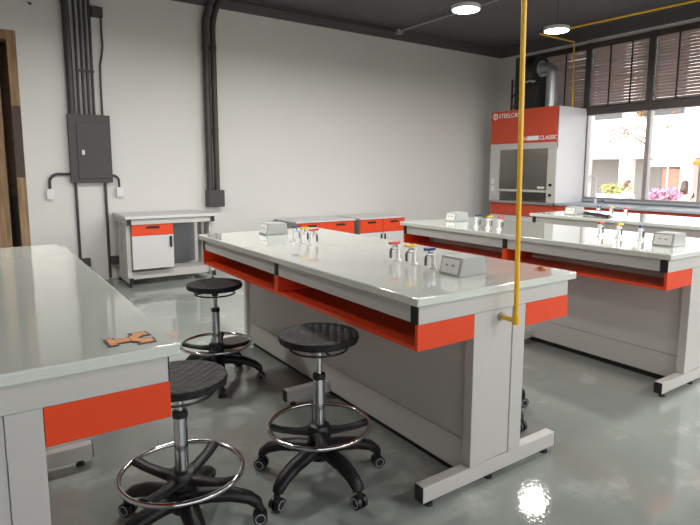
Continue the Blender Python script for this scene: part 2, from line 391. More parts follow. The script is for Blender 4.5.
# conduits and boxes under the ceiling
t = thing('ceiling_conduit', 'thin dark conduit running along the top of the back wall', 'conduit', (3.5, Y0-.06, 3.63))
MB().tube([(2.0, Y0-.05, 3.64), (5.84, Y0-.05, 3.64)], .014, 10).build('pipe', M['conduit'], t)
for x in (3.05, 4.3): B(x-.012, x+.012, Y0-.068, Y0-.021, 3.62, 3.66).build('clip', M['conduit'], t)
t = thing('junction_box', 'small box under the ceiling where thin conduits meet by the back wall', 'junction box', (5.9, Y0-.1, 3.62))
B(5.842, 5.96, Y0-.12, Y0-.021, 3.60, 3.67, bev=.006).build('box_body', M['steel_grey'], t)
MB().cone((5.9, Y0-.07, 3.671), (5.9, Y0-.07, ZC), .008).build('hanger_rod', M['conduit'], t)
c = MB().tube([(5.9, Y0-.121, 3.64), (5.9, 6.6, 3.64), (5.9, 1.6, 3.64)], .014, 10).build('ceiling_conduit', M['steel_grey'], None, (5.9, 6, 3.64))
tag(c, 'thin grey conduit crossing the dark ceiling behind the left lamp', 'conduit')

# ------------------------------------------------------------------ lamps
def lamp(x, y, z=3.05, label=None):
    t = thing('pendant_lamp', label, 'ceiling lamp', (x, y, z), 'round disc lamps hung from the dark ceiling')
    MB().lathe([(0, .050), (.120, .050), (.150, .040), (.152, .0), (.138, .0), (.138, .012), (0, .012)], (x, y, z), 40).build('housing', M['steel_pale'], t)
    MB().lathe([(0, .010), (.137, .010), (.136, -.004), (.12, -.008), (0, -.009)], (x, y, z), 40).build('diffuser', M['lamp'], t)
    MB().cone((x, y, z+.05), (x, y, ZC), .004, None, 8).build('cable', M['conduit'], t)
    L = bpy.data.lights.new('disc_light', 'AREA'); L.shape = 'DISK'; L.size = .27; L.energy = LAMP_W; L.color = (1, .965, .925)
    lo = bpy.data.objects.new('disc_light', L); col.objects.link(lo); lo.location = (x, y, z-.012)
LAMP_W = 27
lamp(4.36, 4.30, label='round white ceiling lamp left of the yellow pipe')
lamp(5.88, 4.28, label='round white ceiling lamp right of the yellow pipe')
LL = 'round white ceiling lamp added out of view to brighten the room'
for x, y in ((2.84, -1.3), (4.36, -1.3), (5.88, -1.3), (2.84, 4.3), (1.32, 4.3), (-.20, 4.3), (4.36, 1.5), (5.88, 1.5), (7.3, 1.5), (7.3, -1.3)): lamp(x, y, label=LL)  # unseen extra lamps, added for overall room brightness

# ------------------------------------------------------------------ lab benches
def bench(x0, y0, label, W=1.006, L=2.476, mid_cap=True):
    c = x0 + W/2; yb = y0 + L; x1 = x0 + W; o = .025
    t = thing('lab_bench', label, 'laboratory bench', (c, y0+L/2, 0), 'grey and orange island laboratory benches')
    B(x0, x1, y0, yb, .865, .90, bev=.006, seg=3).build('worktop', M['top'], t)
    # cross beams with black ends
    for i, y in enumerate((y0+o, y0+L/2-.0225, yb-o-.045)):
        bm_ = B(x0+o+.004, x1-o-.004, y, y+.045, .787, .864, bev=.002).build('cross_beam', M['steel'], t)
        for sx in (x0+o, x1-o-.004): B(sx, sx+.004, y+.001, y+.044, .788, .863).build('end_cap', M['black'] if mid_cap or i != 1 else M['steel'], bm_)
    for x in (x0+o+.002, x1-o-.022):
        for ya, yc in ((y0+o+.047, y0+L/2-.0245), (y0+L/2+.0245, yb-o-.047)):
            B(x, x+.02, ya, yc, .789, .862, bev=.002).build('fascia_panel', M['steel'], t)
    # open orange book shelves on both long sides
    for sgn in (-1, 1):
        xo = c + sgn*(W/2-o); xi = c + sgn*.166
        a, b = min(xo, xi), max(xo, xi)
        sh = B(a, b, y0+o+.0185, yb-o-.0185, .681, .699, bev=.002).build('shelf', M['orange'], t)
        B(a, b, y0+o, y0+o+.018, .681, .786, bev=.0015).build('end_panel', M['orange'], sh)
        B(a, b, yb-o-.018, yb-o, .681, .786, bev=.0015).build('end_panel', M['orange'], sh)
        B(a, b, y0+L/2-.0225, y0+L/2+.0225, .6995, .786, bev=.001).build('divider', M['orange'], sh)
    # pedestal with two posts and a recessed panel at either end
    B(c-.142, c+.142, y0+.06, yb-.06, .20, .786).build('pedestal', M['steel'], t)
    B(c-.144, c+.144, y0+.06, yb-.06, .045, .197).build('service_cover', M['steel'], t)
    B(c-.11, c+.11, y0+.07, yb-.07, .0, .044).build('plinth', M['black'], t)
    for ya, yc in ((y0+o, y0+.075), (yb-.075, yb-o)):
        for a, b in ((c-.165, c-.082), (c+.082, c+.165)):
            B(a, b, ya, yc, .1005, .7865, bev=.003).build('leg', M['steel'], t)
        e = .006 if ya < c else 0
        B(c-.081, c+.081, ya+.005, yc-.005, .102, .7845, bev=.002).build('end_cover', M['steel'], t)
    for ya in (y0+o, y0+L/2-.025, yb-.075):
        f = B(c-.432, c+.432, ya, ya+.05, .03, .10, bev=.003).build('foot_bar', M['steel'], t)
        for sx in (c-.436, c+.432): B(sx, sx+.004, ya+.001, ya+.049, .031, .099).build('end_cap', M['black'], f)
        for x in (c-.38, c+.38, c-.02) if ya != y0+L/2-.025 else (c-.38, c+.38):
            MB().cone((x, ya+.025, 0), (x, ya+.025, .012), .02, .017, 16).cone((x, ya+.025, .012), (x, ya+.025, .031), .007, None, 10).build('levelling_foot', M['black'], f)
    return t
b0 = bench(-.568, 1.4935, 'nearest grey laboratory bench at the left edge with orange end panel')
b1 = bench(1.334, 1.5226, 'middle laboratory bench with the yellow gas pipe at its end')
b2 = bench(3.271, 1.532, 'laboratory bench right of the middle one, running to the right photo edge')
b3 = bench(5.182, 1.54, 'farthest island laboratory bench with a black tube on top, before the window counter', mid_cap=False)

def socket_box(x, y, label):
    t = thing('socket_box', label, 'bench socket box', (x, y, .90), 'grey socket boxes on the benches')
    bx = MB().prism([(x-.09, .9005), (x+.09, .9005), (x+.076, .984), (x-.070, .984)], 'y', y-.068, y+.068)
    bmesh.ops.bevel(bx.bm, geom=bx.bm.edges[:], offset=.003, segments=2, affect='EDGES')
    bx.build('housing', M['box_grey'], t)
    for sgn in (-1, 1):
        tilt = math.atan2(.020, .083) if sgn < 0 else -math.atan2(.014, .083)
        rot = Matrix.Rotation(tilt, 3, 'Y')
        cx = x - .0815 if sgn < 0 else x + .0845
        pl = MB().box(cx-.002, cx+.002, y-.054, y+.054, .910, .976, bev=.0015, rot=rot).build('cover_plate', M['outlet'], t)
        for dy in (-.019, .019):
            k = MB()
            for ex, ez in ((-.005, .004), (.005, .004), (0, -.007)):
                k.box(cx-.0032, cx+.0032, y+dy+ex-.0016, y+dy+ex+.0016, .943+ez-.004, .943+ez+.004, rot=rot)
            k.build('socket', M['black'], pl)
    return t
def tap(x, y, sgn, colr, label, group):
    """white turret tap; the outlet points to sgn * x"""
    t = thing('laboratory_tap', label, 'laboratory tap', (x, y, .90), group)
    MB().lathe([(0, .0005), (.021, .0005), (.021, .005), (.014, .013), (.0105, .024), (.0105, .066), (.014, .071), (.014, .084), (.009, .088), (0, .088)], (x, y, .90), 20).build('column', M['white'], t)
    z = .977
    MB().cone((x+sgn*.012, y, z-.008), (x+sgn*.040, y, z-.008), .009, .008, 14).cone((x+sgn*.026, y, z-.008), (x+sgn*.026, y, z+.0135), .007, None, 12).build('valve_body', M['dull'], t)
    n_ = MB().tube([(x+sgn*.04, y, z-.008), (x+sgn*.046, y, z-.013), (x+sgn*.048, y, z-.022)], .0065, 10)
    for k in range(4): n_.cone((x+sgn*.048, y, z-.022-k*.009), (x+sgn*.048, y, z-.031-k*.009), .0085, .0055, 12)
    n_.build('hose_nozzle', M['dark_metal'], t)
    B(x+sgn*.024-.034, x+sgn*.024+.034, y-.010, y+.010, z+.0138, z+.029, bev=.005).build('handle', M[colr], t)
    return t
CN = {'t_red': 'red', 't_yel': 'yellow', 't_blue': 'dark blue'}
def tap_set(bx, ys, x, sgn, where):
    for y, c_ in zip(ys, ('t_red', 't_yel', 't_blue')):
        tap(x, y, sgn, c_, 'white laboratory tap with %s handle %s' % (CN[c_], where), 'white laboratory taps with coloured handles')
tap_set(b1, (2.25, 2.12, 1.975), 1.825, -1, 'at the near end of the middle bench')
socket_box(1.850, 1.798, 'grey socket box near the yellow pipe end of the middle bench')
tap_set(b1, (3.04, 3.16, 3.27), 1.745, 1, 'at the far end of the middle bench')
socket_box(1.825, 3.74, 'grey socket box at the far end of the middle bench')
tap_set(b2, (2.29, 2.145, 1.985), 3.77, 1, 'at the near end of the right bench')
socket_box(3.69, 1.75, 'grey socket box at the right photo edge on the right bench')
tap_set(b2, (3.0, 3.12, 3.25), 3.49, 1, 'at the far end of the right bench')
socket_box(3.765, 3.755, 'grey socket box at the far end of the right bench')
tap_set(b3, (3.05, 3.21, 3.355), 5.47, 1, 'on the farthest bench before the window')
socket_box(5.45, 3.62, 'grey socket box on the farthest bench in front of the fume hood')
# black tube lying on the far bench
t = thing('hose_handle', 'black tube with a bright metal end lying on the farthest bench', 'tube', (5.38, 3.33, .90))
MB().tube([(5.49, 3.52, .9205), (5.36, 3.29, .9205), (5.25, 3.09, .9195)], [.018, .020, .019], 14).build('grip', M['black'], t)
MB().cone((5.25, 3.09, .9195), (5.21, 3.02, .917), .014, .008, 14).build('metal_tip', M['chrome'], t)
# orange and black emblems lying on the tops
def emblem(x, y, s, rz, label):
    t = thing('emblem_sticker', label, 'emblem sticker', (x, y, .90), 'orange and black emblems at bench corners')
    R_ = Matrix.Rotation(rz, 2)
    def tr(pts): return [tuple(R_ @ (Vector(p)*s) + Vector((x, y))) for p in pts]
    Yp = [(-.54, -.36), (-.30, -.36), (-.27, -.22), (.0, -.22), (.14, -.40), (.10, -.54), (.56, -.54), (.60, -.10), (.42, -.12), (.30, .0),
          (.42, .12), (.60, .10), (.56, .54), (.10, .54), (.14, .40), (.0, .22), (-.27, .22), (-.30, .36), (-.54, .36)]
    MB().prism(tr(Yp), 'z', .9003, .9022).build('outline', M['graphic'], t, smooth=False)
    f = MB()
    f.prism(tr([(-.48, -.29), (-.35, -.29), (-.32, -.16), (.03, -.16), (.03, .16), (-.32, .16), (-.35, .29), (-.48, .29)]), 'z', .9023, .9032)
    f.prism(tr([(.05, -.17), (.21, -.36), (.19, -.47), (.50, -.47), (.53, -.18), (.40, -.20), (.22, -.02), (.22, .02), (.40, .20), (.53, .18), (.50, .47), (.19, .47), (.21, .36), (.05, .17)]), 'z', .9023, .9032)
    f.build('fill', M['emblem'], t, smooth=False)
emblem(.325, 1.600, .110, .02, 'orange and black letter shaped emblem on the nearest bench corner')
k = MB(); bb = bmesh.new()
g = [[bb.verts.new((2.195+.060*i/6, 1.625+.045*j/4, .9008 + .021*math.exp(-((i-3.4)/1.5)**2)*(1-.55*abs(j-2)/2))) for j in range(5)] for i in range(7)]
for i in range(6):
    for j in range(4): bb.faces.new((g[i][j], g[i+1][j], g[i+1][j+1], g[i][j+1]))
bmesh.ops.solidify(bb, geom=bb.faces[:], thickness=-.001)
k._merge(bb); k = k.build('sticker_scrap', mat('orange_scrap', (.70, .22, .06), .5, noise=.35, nscale=50), None, (2.225, 1.648, .9008))
tag(k, 'small curled orange scrap near the right corner of the middle bench top', 'scrap')

# ------------------------------------------------------------------ stools
def make_stool(name='swivel_stool'):
    t = thing(name, 'x', 'stool', (0, 0, 0), 'black swivel stools with chrome foot rings')
    MB().lathe([(0, .656), (.06, .657), (.13, .664), (.160, .670), (.172, .666), (.176, .654), (.172, .638), (.15, .629), (0, .629)], seg=56).build('seat', M['seat'], t)
    lv = MB().tube([(.125*math.cos(a), .125*math.sin(a), 0.602) for a in [2*PI*k/40 for k in range(40)]], .005, 8, closed=True)
    for a in (.4, .4+PI): lv.tube([(.03*math.cos(a), .03*math.sin(a), .612), (.125*math.cos(a), .125*math.sin(a), .602)], .005, 8)
    lv.build('lift_ring', M['black'], t)
    MB().lathe([(0, .628), (.05, .628), (.045, .615), (.022, .60), (.020, .585), (0, .585)], seg=24).build('seat_plate', M['black'], t)
    MB().cone((0, 0, .43), (0, 0, .59), .0135, None, 20).build('piston', M['chrome'], t)
    MB().cone((0, 0, .20), (0, 0, .475), .0255, None, 24).build('column', M['chrome'], t)
    MB().lathe([(.014, .494), (.027, .492), (.029, .477), (.027, .469), (.0255, .469)], seg=24).build('collar', M['black'], t)
    rg = MB().tube([(.222*math.cos(a), .222*math.sin(a), .255) for a in [2*PI*k/64 for k in range(64)]], .0095, 12, closed=True).build('foot_ring', M['chrome'], t)
    MB().lathe([(.0256, .262), (.045, .257), (.055, .235), (.05, .195), (.0256, .186)], seg=24).build('ring_hub', M['black'], rg)
    for k in range(4):
        a = math.radians(5 + 90*k); u = Vector((math.cos(a), math.sin(a), 0))
        MB().tube([u*.03+Vector((0, 0, .226)), u*.10+Vector((0, 0, .229)), u*.17+Vector((0, 0, .241)), u*.217+Vector((0, 0, .257))], [.036, .026, .024, .026], 12, flat=.5).build('ring_arm', M['rubber'], rg)
    bs = MB().lathe([(0, .185), (.045, .185), (.058, .17), (.058, .125), (.045, .10), (0, .10)], seg=28).build('base_hub', M['rubber'], t)
    for k in range(5):
        a = 2*PI*k/5; u = Vector((math.cos(a), math.sin(a), 0)); w = Vector((-math.sin(a), math.cos(a), 0))
        l = MB().tube([u*.03+Vector((0, 0, .148)), u*.10+Vector((0, 0, .146)), u*.18+Vector((0, 0, .136)), u*.245+Vector((0, 0, .112)), u*.275+Vector((0, 0, .088)), u*.28+Vector((0, 0, .074))], [.042, .038, .035, .031, .028, .025], 14, flat=.75).build('base_leg', M['rubber'], t)
        p = u*.285
        cs = MB().cone(p+w*.006+Vector((0, 0, .0285)), p+w*.024+Vector((0, 0, .0285)), .0283, .027, 24).cone(p-w*.006+Vector((0, 0, .0285)), p-w*.024+Vector((0, 0, .0285)), .0283, .027, 24)
        cs.box(p.x-.012, p.x+.012, p.y-.012, p.y+.012, .03, .074, bev=.004).build('caster', M['black'], l)
        for sg in (-1, 1):
            q = p + w*.0248*sg
            MB().tube([q + (u*math.cos(b) + Vector((0, 0, math.sin(b))))*.019 + Vector((0, 0, .0285)) for b in [2*PI*i/20 for i in range(20)]], .0022, 6, closed=True).build('wheel_trim', M['steel_grey'], l)
    return t
SP = [(1.184, 1.998, 58, .007, 'black round stool with chrome foot ring, in front of the middle bench centre'),
      (1.222, 3.37, -33, -.013, 'farthest black round stool, at the far left corner of the middle bench'),
      (.565, 1.965, 122, -.040, 'nearest black round stool, half hidden behind the left bench orange end'),
      (2.29, 2.06, -17, 0, 'stool mostly hidden behind the middle bench pedestal, only black casters showing')]
s0 = make_stool()
for i, (x, y, rz, dz, lb) in enumerate(SP):
    s_ = s0 if i == 0 else copy_tree(s0)
    for ch in s_.children:
        if ch.name.split('.')[0] in ('seat', 'seat_plate', 'lift_ring', 'piston'): ch.location.z = dz
    s_.location = (x, y, 0); s_.rotation_euler.z = math.radians(rz); s_['label'] = lb

# ------------------------------------------------------------------ low tables on the back wall
def side_table():
    X0, X1, YA, YZ = 1.40, 2.44, 6.66, 7.36
    t = thing('work_table', 'low grey work table with orange drawer against the back wall', 'work table', ((X0+X1)/2, 7.0, 0))
    B(X0-.02, X1+.02, YA-.02, YZ, .805, .84, bev=.006).build('table_top', M['steel_pale'], t)
    for x in (X0, X1-.05):
        k = B(x, x+.05, YA+.004, YZ-.01, .735, .803, bev=.002).build('side_beam', M['steel'], t)
        B(x+.001, x+.049, YA, YA+.004, .736, .802).build('end_cap', M['black'], k)
        f = B(x, x+.05, YA+.004, YZ-.01, .05, .115, bev=.002).build('foot_bar', M['steel'], t)
        B(x+.001, x+.049, YA, YA+.004, .051, .114).build('end_cap', M['black'], f)
        for y in (YA+.06, YZ-.07):
            MB().cone((x+.025, y, 0), (x+.025, y, .012), .02, .017, 14).cone((x+.025, y, .012), (x+.025, y, .051), .007, None, 8).build('levelling_foot', M['black'], f)
        B(x, x+.05, YA+.07, YA+.27, .1155, .734, bev=.003).build('leg', M['steel'], t)
        B(x, x+.05, YA+.36, YA+.52, .1155, .734, bev=.003).build('leg', M['steel'], t)
    B(X0+.052, X1-.052, YA+.01, YA+.03, .737, .802, bev=.002).build('front_apron', M['steel'], t)
    B(X0+.052, X1-.052, YZ-.06, YZ-.04, .16, .734).build('back_panel', M['steel_grey'], t)
    B(X0+.052, X1-.052, YA+.10, YA+.45, .08, .17, bev=.004).build('lower_rail', M['steel'], t)
    cb = B(X0+.056, X0+.53, YA+.05, YZ-.10, .205, .7345).build('cupboard', M['steel'], t)
    dr = B(X0+.056, X0+.53, YA+.028, YA+.048, .605, .7345, bev=.003).build('drawer_front', M['orange'], cb)
    dd = B(X0+.056, X0+.53, YA+.028, YA+.048, .205, .602, bev=.003).build('cupboard_door', M['steel_pale'], cb)
    MB().box(X0+.22, X0+.37, YA+.014, YA+.027, .688, .714, bev=.003).build('handle', M['black'], dr)
    B(X0+.484, X0+.512, YA+.014, YA+.027, .45, .585, bev=.003).build('handle', M['black'], dd)
side_table()
def low_cabinet(X0, X1, label):
    YA, YZ = 6.70, 7.37; xm = (X0+X1)/2
    t = thing('low_cabinet', label, 'low cabinet', (xm, 7.03, 0), 'low cabinets with orange drawers along the back wall')
    B(X0-.01, X1+.01, YA-.02, YZ, .640, .662, bev=.004).build('cabinet_top', M['steel_pale'], t)
    B(X0, X1, YA+.02, YZ-.01, .06, .639, bev=.002).build('body', M['steel_grey'], t)
    B(X0+.03, X1-.03, YA+.06, YZ-.03, 0, .0595).build('plinth', M['black'], t)
    for a, b, s_ in ((X0+.004, xm-.003, 1), (xm+.003, X1-.004, -1)):
        d = B(a, b, YA, YA+.019, .435, .636, bev=.003).build('drawer_front', M['orange'], t)
        m_ = (a+b)/2
        B(m_-.075, m_+.075, YA-.012, YA-.0005, .577, .605, bev=.003).build('handle', M['black'], d)
        e = B(a, b, YA, YA+.019, .065, .431, bev=.003).build('cabinet_door', M['steel_pale'], t)
        hx = b-.045 if s_ > 0 else a+.02
        B(hx, hx+.026, YA-.012, YA-.0005, .30, .405, bev=.003).build('handle', M['black'], e)
low_cabinet(4.70, 5.57, 'right one of the two low cabinets with orange drawers on the back wall')
low_cabinet(3.62, 4.60, 'left one of the two low orange drawer cabinets, behind the tap columns')

# ------------------------------------------------------------------ window counter and fume hood
HF, HY0, HY1 = 7.70, 5.49, 6.87
t = thing('window_counter', 'grey counter with orange drawer fronts running along below the windows', 'counter', (8.1, 2.4, 0))
B(7.70, XR-.002, -1.5, 5.485, .825, .860, bev=.004).build('countertop', M['sill'], t)
for i in range(7):
    a = 5.485 - i*1.0; b = a-.99
    c_ = B(7.76, XR-.01, b, a, .08, .824).build('base_unit', M['steel_pale'], t)
    B(7.735, 7.759, b+.003, a-.003, .66, .82, bev=.003).build('drawer_front', M['red'], c_)
    B(7.735, 7.759, b+.003, a-.003, .085, .656, bev=.003).build('door_front', M['steel_pale'], c_)
    B(7.722, 7.735, (a+b)/2-.08, (a+b)/2+.08, .745, .772, bev=.003).build('handle', M['black'], c_)
t = thing('gooseneck_tap', 'slim white gooseneck tap on the window counter', 'tap', (8.2, 5.08, .86))
MB().lathe([(0, 0.0005), (.028, .0005), (.026, .02), (.016, .035), (.016, .06), (0, .06)], (8.2, 5.08, .86), 20).build('tap_base', M['white'], t)
MB().tube([(8.2, 5.08, .92), (8.2, 5.08, 1.25)] + arc((8.2, 5.145, 1.25), .065, PI, 0, (0, 1, 0), (0, 0, 1), 10) + [(8.2, 5.21, 1.19)], .011, 12).build('spout', M['white'], t)
t = thing('tap_knob', 'small dark green valve knob on the window counter beside the gooseneck tap', 'valve', (8.15, 4.93, .86))
MB().lathe([(0, .0005), (.012, .0005), (.012, .03), (0, .03)], (8.15, 4.93, .86), 14).build('stem', M['white'], t)
MB().lathe([(0, .031), (.026, .031), (.030, .042), (.026, .056), (0, .058)], (8.15, 4.93, .86), 16).build('knob', M['green'], t)

t = thing('fume_hood', 'white fume hood with orange fascia in the corner by the windows', 'fume hood', (8.1, (HY0+HY1)/2, 0))
B(HF+.06, XR-.03, HY0+.015, HY1, .08, .815).build('base_cabinet', M['steel_pale'], t)
ym = (HY0+HY1)/2
for a, b in ((HY0+.018, ym-.003), (ym+.003, HY1)):
    d_ = B(HF+.035, HF+.059, a, b, .60, .812, bev=.003).build('drawer_front', M['red'], t)
    e_ = B(HF+.035, HF+.059, a, b, .085, .596, bev=.003).build('base_door', M['steel_pale'], t)
    B(HF+.022, HF+.0345, (a+b)/2-.08, (a+b)/2+.08, .44, .465, bev=.003).build('handle', M['black'], e_)
B(HF-.01, XR-.03, HY0+.012, HY1+.01, .816, .858, bev=.005).build('worktop', M['dull'], t)
# hood shell
side = [(HF+.02, .859), (XR-.03, .859), (XR-.03, 2.408), (HF, 2.408), (HF, 1.80)]
MB().prism(side, 'y', HY0, HY0+.03).build('side_panel', M['hood'], t, smooth=False)
MB().prism(side, 'y', HY1-.03, HY1).build('side_panel', M['hood'], t, smooth=False)
B(HF, XR-.03, HY0+.031, HY1-.031, 2.38, 2.408).build('roof_panel', M['hood'], t)
B(XR-.06, XR-.03, HY0+.031, HY1-.031, .86, 2.379).build('back_panel', M['hoodin'], t)
B(XR-.10, XR-.085, HY0+.06, HY1-.06, 1.0, 1.95, bev=.003).build('baffle', M['hoodin'], t)
B(HF+.04, XR-.061, HY0+.031, HY0+.036, .86, 2.379).build('liner', M['hoodin'], t)
B(HF+.04, XR-.061, HY1-.036, HY1-.031, .86, 2.379).build('liner', M['hoodin'], t)
fa = B(HF-.012, HF+.02, HY0, HY1, 1.845, 2.412, bev=.003).build('fascia', M['red'], t)
B(HF-.008, HF+.03, HY0+.0, HY1, 1.745, 1.844, bev=.003).build('header', M['steel'], t)
for a, b in ((HY0, HY0+.16), (HY1-.20, HY1)):
    B(HF-.008, HF+.05, a, b, .859, 1.744, bev=.003).build('front_post', M['steel'], t)
for z in (1.15, .985):
    MB().cone((HF-.009, HY0+.085, z), (HF-.03, HY0+.085, z), .026, .022, 16).build('valve_knob', M['black'], t)
for z in (1.19, 1.06):
    B(HF-.014, HF-.0085, HY1-.115, HY1-.045, z-.045, z+.045, bev=.002).build('outlet_plate', M['white'], t)
sa = B(HF+.022, HF+.028, HY0+.161, HY1-.201, 1.055, 1.744).build('sash', M['sash'], t)
B(HF+.005, HF+.04, HY0+.161, HY1-.201, 1.02, 1.06, bev=.004).build('sash_handle', M['steel'], sa)
B(HF+.019, HF+.0215, HY0+.22, HY0+.36, 1.085, 1.12).build('sash_label', M['white'], sa)
L = bpy.data.lights.new('hood_fill_light', 'AREA'); L.size = .5; L.energy = 5; L.color = (1, .95, .88)  # fill light added inside the hood to lift its dark interior
lo = bpy.data.objects.new('hood_fill_light', L); col.objects.link(lo); lo.location = (HF+.35, ym, 2.36)
B(HF+.2, HF+.5, ym-.3, ym+.3, 2.365, 2.379, bev=.003).build('hood_fill_fixture', M['white'], t)  # unseen fixture added to go with the hood fill
def text(s, size, x, y, z, m, parent, name='lettering', ext=.001):
    c = bpy.data.curves.new(name, 'FONT'); c.body = s; c.size = size; c.extrude = ext; c.align_x = 'LEFT'; c.offset = .0015
    o = bpy.data.objects.new(name, c); col.objects.link(o); c.materials.append(m)
    dg = bpy.context.evaluated_depsgraph_get(); me = bpy.data.meshes.new_from_object(o.evaluated_get(dg)); bpy.data.objects.remove(o)
    o = bpy.data.objects.new(name, me); col.objects.link(o)
    if not me.materials: me.materials.append(m)
    o.parent = parent; o.location = Vector((x, y, z)) - ORG[parent]
    o.rotation_euler = (PI/2, 0, -PI/2)      # reads along -Y, faces -X
    return o
M['letter'] = mat('white_lettering', (.85, .85, .85), .5)
M['letter_grey'] = mat('grey_lettering', (.55, .50, .50), .5)
tx = HF-.0135
lg = text('STEELCASE', .105, tx, 6.70, 2.292, M['letter'], fa)
k = MB()
k.lathe([(0, 0), (.062, 0), (.062, .002), (0, .002)], (0, 0, 0), 6)
bmesh.ops.rotate(k.bm, cent=(0, 0, 0), matrix=Matrix.Rotation(-PI/2, 3, 'Y'), verts=k.bm.verts)
bmesh.ops.translate(k.bm, vec=(tx+.001, 6.775, 2.325), verts=k.bm.verts)
k.build('emblem', M['letter'], fa)
k = MB()
for dz in (-.022, .006): k.box(tx-.0025, tx-.0015, 6.735, 6.815, 2.325+dz, 2.325+dz+.012)
k.build('emblem_mark', M['red'], fa)
text('EN', .085, tx, 6.185, 1.888, M['letter'], fa)
B(tx-.001, tx+.001, 5.84, 6.07, 1.885, 1.955).build('name_plate', M['letter'], fa)
text('CLASSIC', .092, tx, 5.825, 1.888, M['letter'], fa)

# exhaust fan and duct over the hood
t = thing('exhaust_duct', 'silver round exhaust duct rising from the top of the fume hood', 'duct', (8.02, 5.95, 2.409))
MB().tube([(8.02, 5.880, 2.411), (8.02, 5.880, 2.95)] + arc((8.02, 6.000, 2.97), .12, PI, PI/2, (0, 1, 0), (0, 0, 1), 8) + [(8.02, 6.074, 3.09)], .095, 24).build('pipe', M['zinc'], t)
MB().cone((8.02, 6.075, 3.09), (8.02, 6.105, 3.09), .135, None, 28).build('flange', M['zinc'], t)
MB().cone((8.02, 5.880, 2.4095), (8.02, 5.880, 2.43), .13, None, 24).build('base_collar', M['zinc'], t)
t = thing('exhaust_fan', 'black exhaust fan on a lattice stand above the fume hood', 'fan', (8.02, 6.3, 2.409))
MB().cone((8.02, 6.106, 3.07), (8.02, 6.270, 3.07), .25, None, 36).build('scroll_housing', M['duct'], t)
B(7.86, 8.18, 6.050, 6.290, 2.411, 2.83, bev=.01).build('outlet_duct', M['duct'], t)
MB().cone((8.02, 6.271, 3.07), (8.02, 6.480, 3.07), .12, .10, 24).build('motor', M['duct'], t)
B(7.80, 8.22, 6.020, 6.490, 2.831, 2.85, bev=.003).build('platform', M['duct'], t)
for x in (7.82, 8.2):
    st_ = MB().box(x-.014, x+.014, 6.525, 6.553, 2.411, 2.95).box(x-.014, x+.014, 6.39, 6.418, 2.411, 2.83)
    st_.tube([(x, 6.54, 2.44), (x, 6.405, 2.60)], .012, 6).tube([(x, 6.54, 2.62), (x, 6.405, 2.79)], .012, 6)
    st_.build('lattice_stand', M['duct'], t)
    MB().tube([(x, 5.910 if x > 8 else 5.990, 2.82), (x, 6.060, 2.56), (x, 6.090, 2.45)], .013, 6).build('brace', M['duct'], t)
MB().tube([(7.82, 6.260, 2.87), (7.82, 6.170, 2.89), (7.80, 6.090, 2.86), (7.80, 6.050, 2.87)], .02, 8).build('wire_conduit', M['zinc'], t)

# yellow gas pipes
t = thing('gas_pipe', 'yellow gas drop pipe hanging in front of the middle bench end', 'gas pipe', (1.83, 1.46, .735))
px, py = 1.829, 1.462
MB().tube([(px, py, .760), (px-.072, py, ZC)], .0105, 14).build('riser', M['yellow'], t)
MB().tube([(px+.001, py, .750), (px+.004, py+.02, .750), (px+.008, 1.5475, .751)], .0105, 14).build('branch', M['yellow'], t)
MB().lathe([(0, -.018), (.013, -.016), (.0155, -.005), (.0155, .018), (.012, .022), (0, .022)], (px, py, .753), 16).build('elbow', M['yellow'], t)
MB().cone((px+.008, 1.541, .751), (px+.008, 1.5515, .751), .018, None, 16).build('wall_flange', M['dull'], t)
t = thing('gas_pipe', 'yellow gas pipe crossing below the ceiling and dropping behind the fume hood', 'gas pipe', (8.3, 5.69, 3.5))
MB().tube([(7.72, -2.0, 3.5), (7.60, 3.0, 3.5), (7.46, 5.68, 3.5)], .0145, 12).build('main_run', M['yellow'], t)
MB().tube([(7.40, 5.69, 3.5), (8.31, 5.70, 3.5)], .0145, 12).build('cross_run', M['yellow'], t)
MB().tube([(8.30, 5.69, 3.5), (8.30, 5.66, 2.412)], .0135, 12).build('drop', M['yellow'], t)
MB().lathe([(0, -.03), (.02, -.025), (.024, 0), (.02, .025), (0, .03)], (8.3, 5.692, 3.49), 14).build('elbow', M['dull'], t)
# a few small fittings on the ceiling
t = thing('sprinkler_head', 'small dark sprinkler head under the ceiling left of the lamps', 'sprinkler', (4.25, 5.35, 3.56))
MB().cone((4.25, 5.35, ZC), (4.25, 5.35, 3.60), .012, None, 10).build('pipe', M['conduit'], t)
MB().lathe([(0, .04), (.02, .04), (.016, .015), (.03, .006), (.03, 0), (0, 0)], (4.25, 5.35, 3.56), 14).build('head', M['conduit'], t)
t = thing('pipe_bracket', 'brown pipe stub high on the wall above the rough doorway', 'pipe', (.5, Y0-.05, 3.24))
MB().tube([(-.6, Y0-.06, 3.33), (.50, Y0-.06, 3.30), (.60, Y0-.06, 3.25)], .03, 12).build('stub', mat('brown_pipe', (.10, .065, .045), .7), t)
MB().tube([(.64, Y0-.02, 3.215), (.66, Y0-.001, 3.215)], .012, 8).build('anchor', M['black'], t)

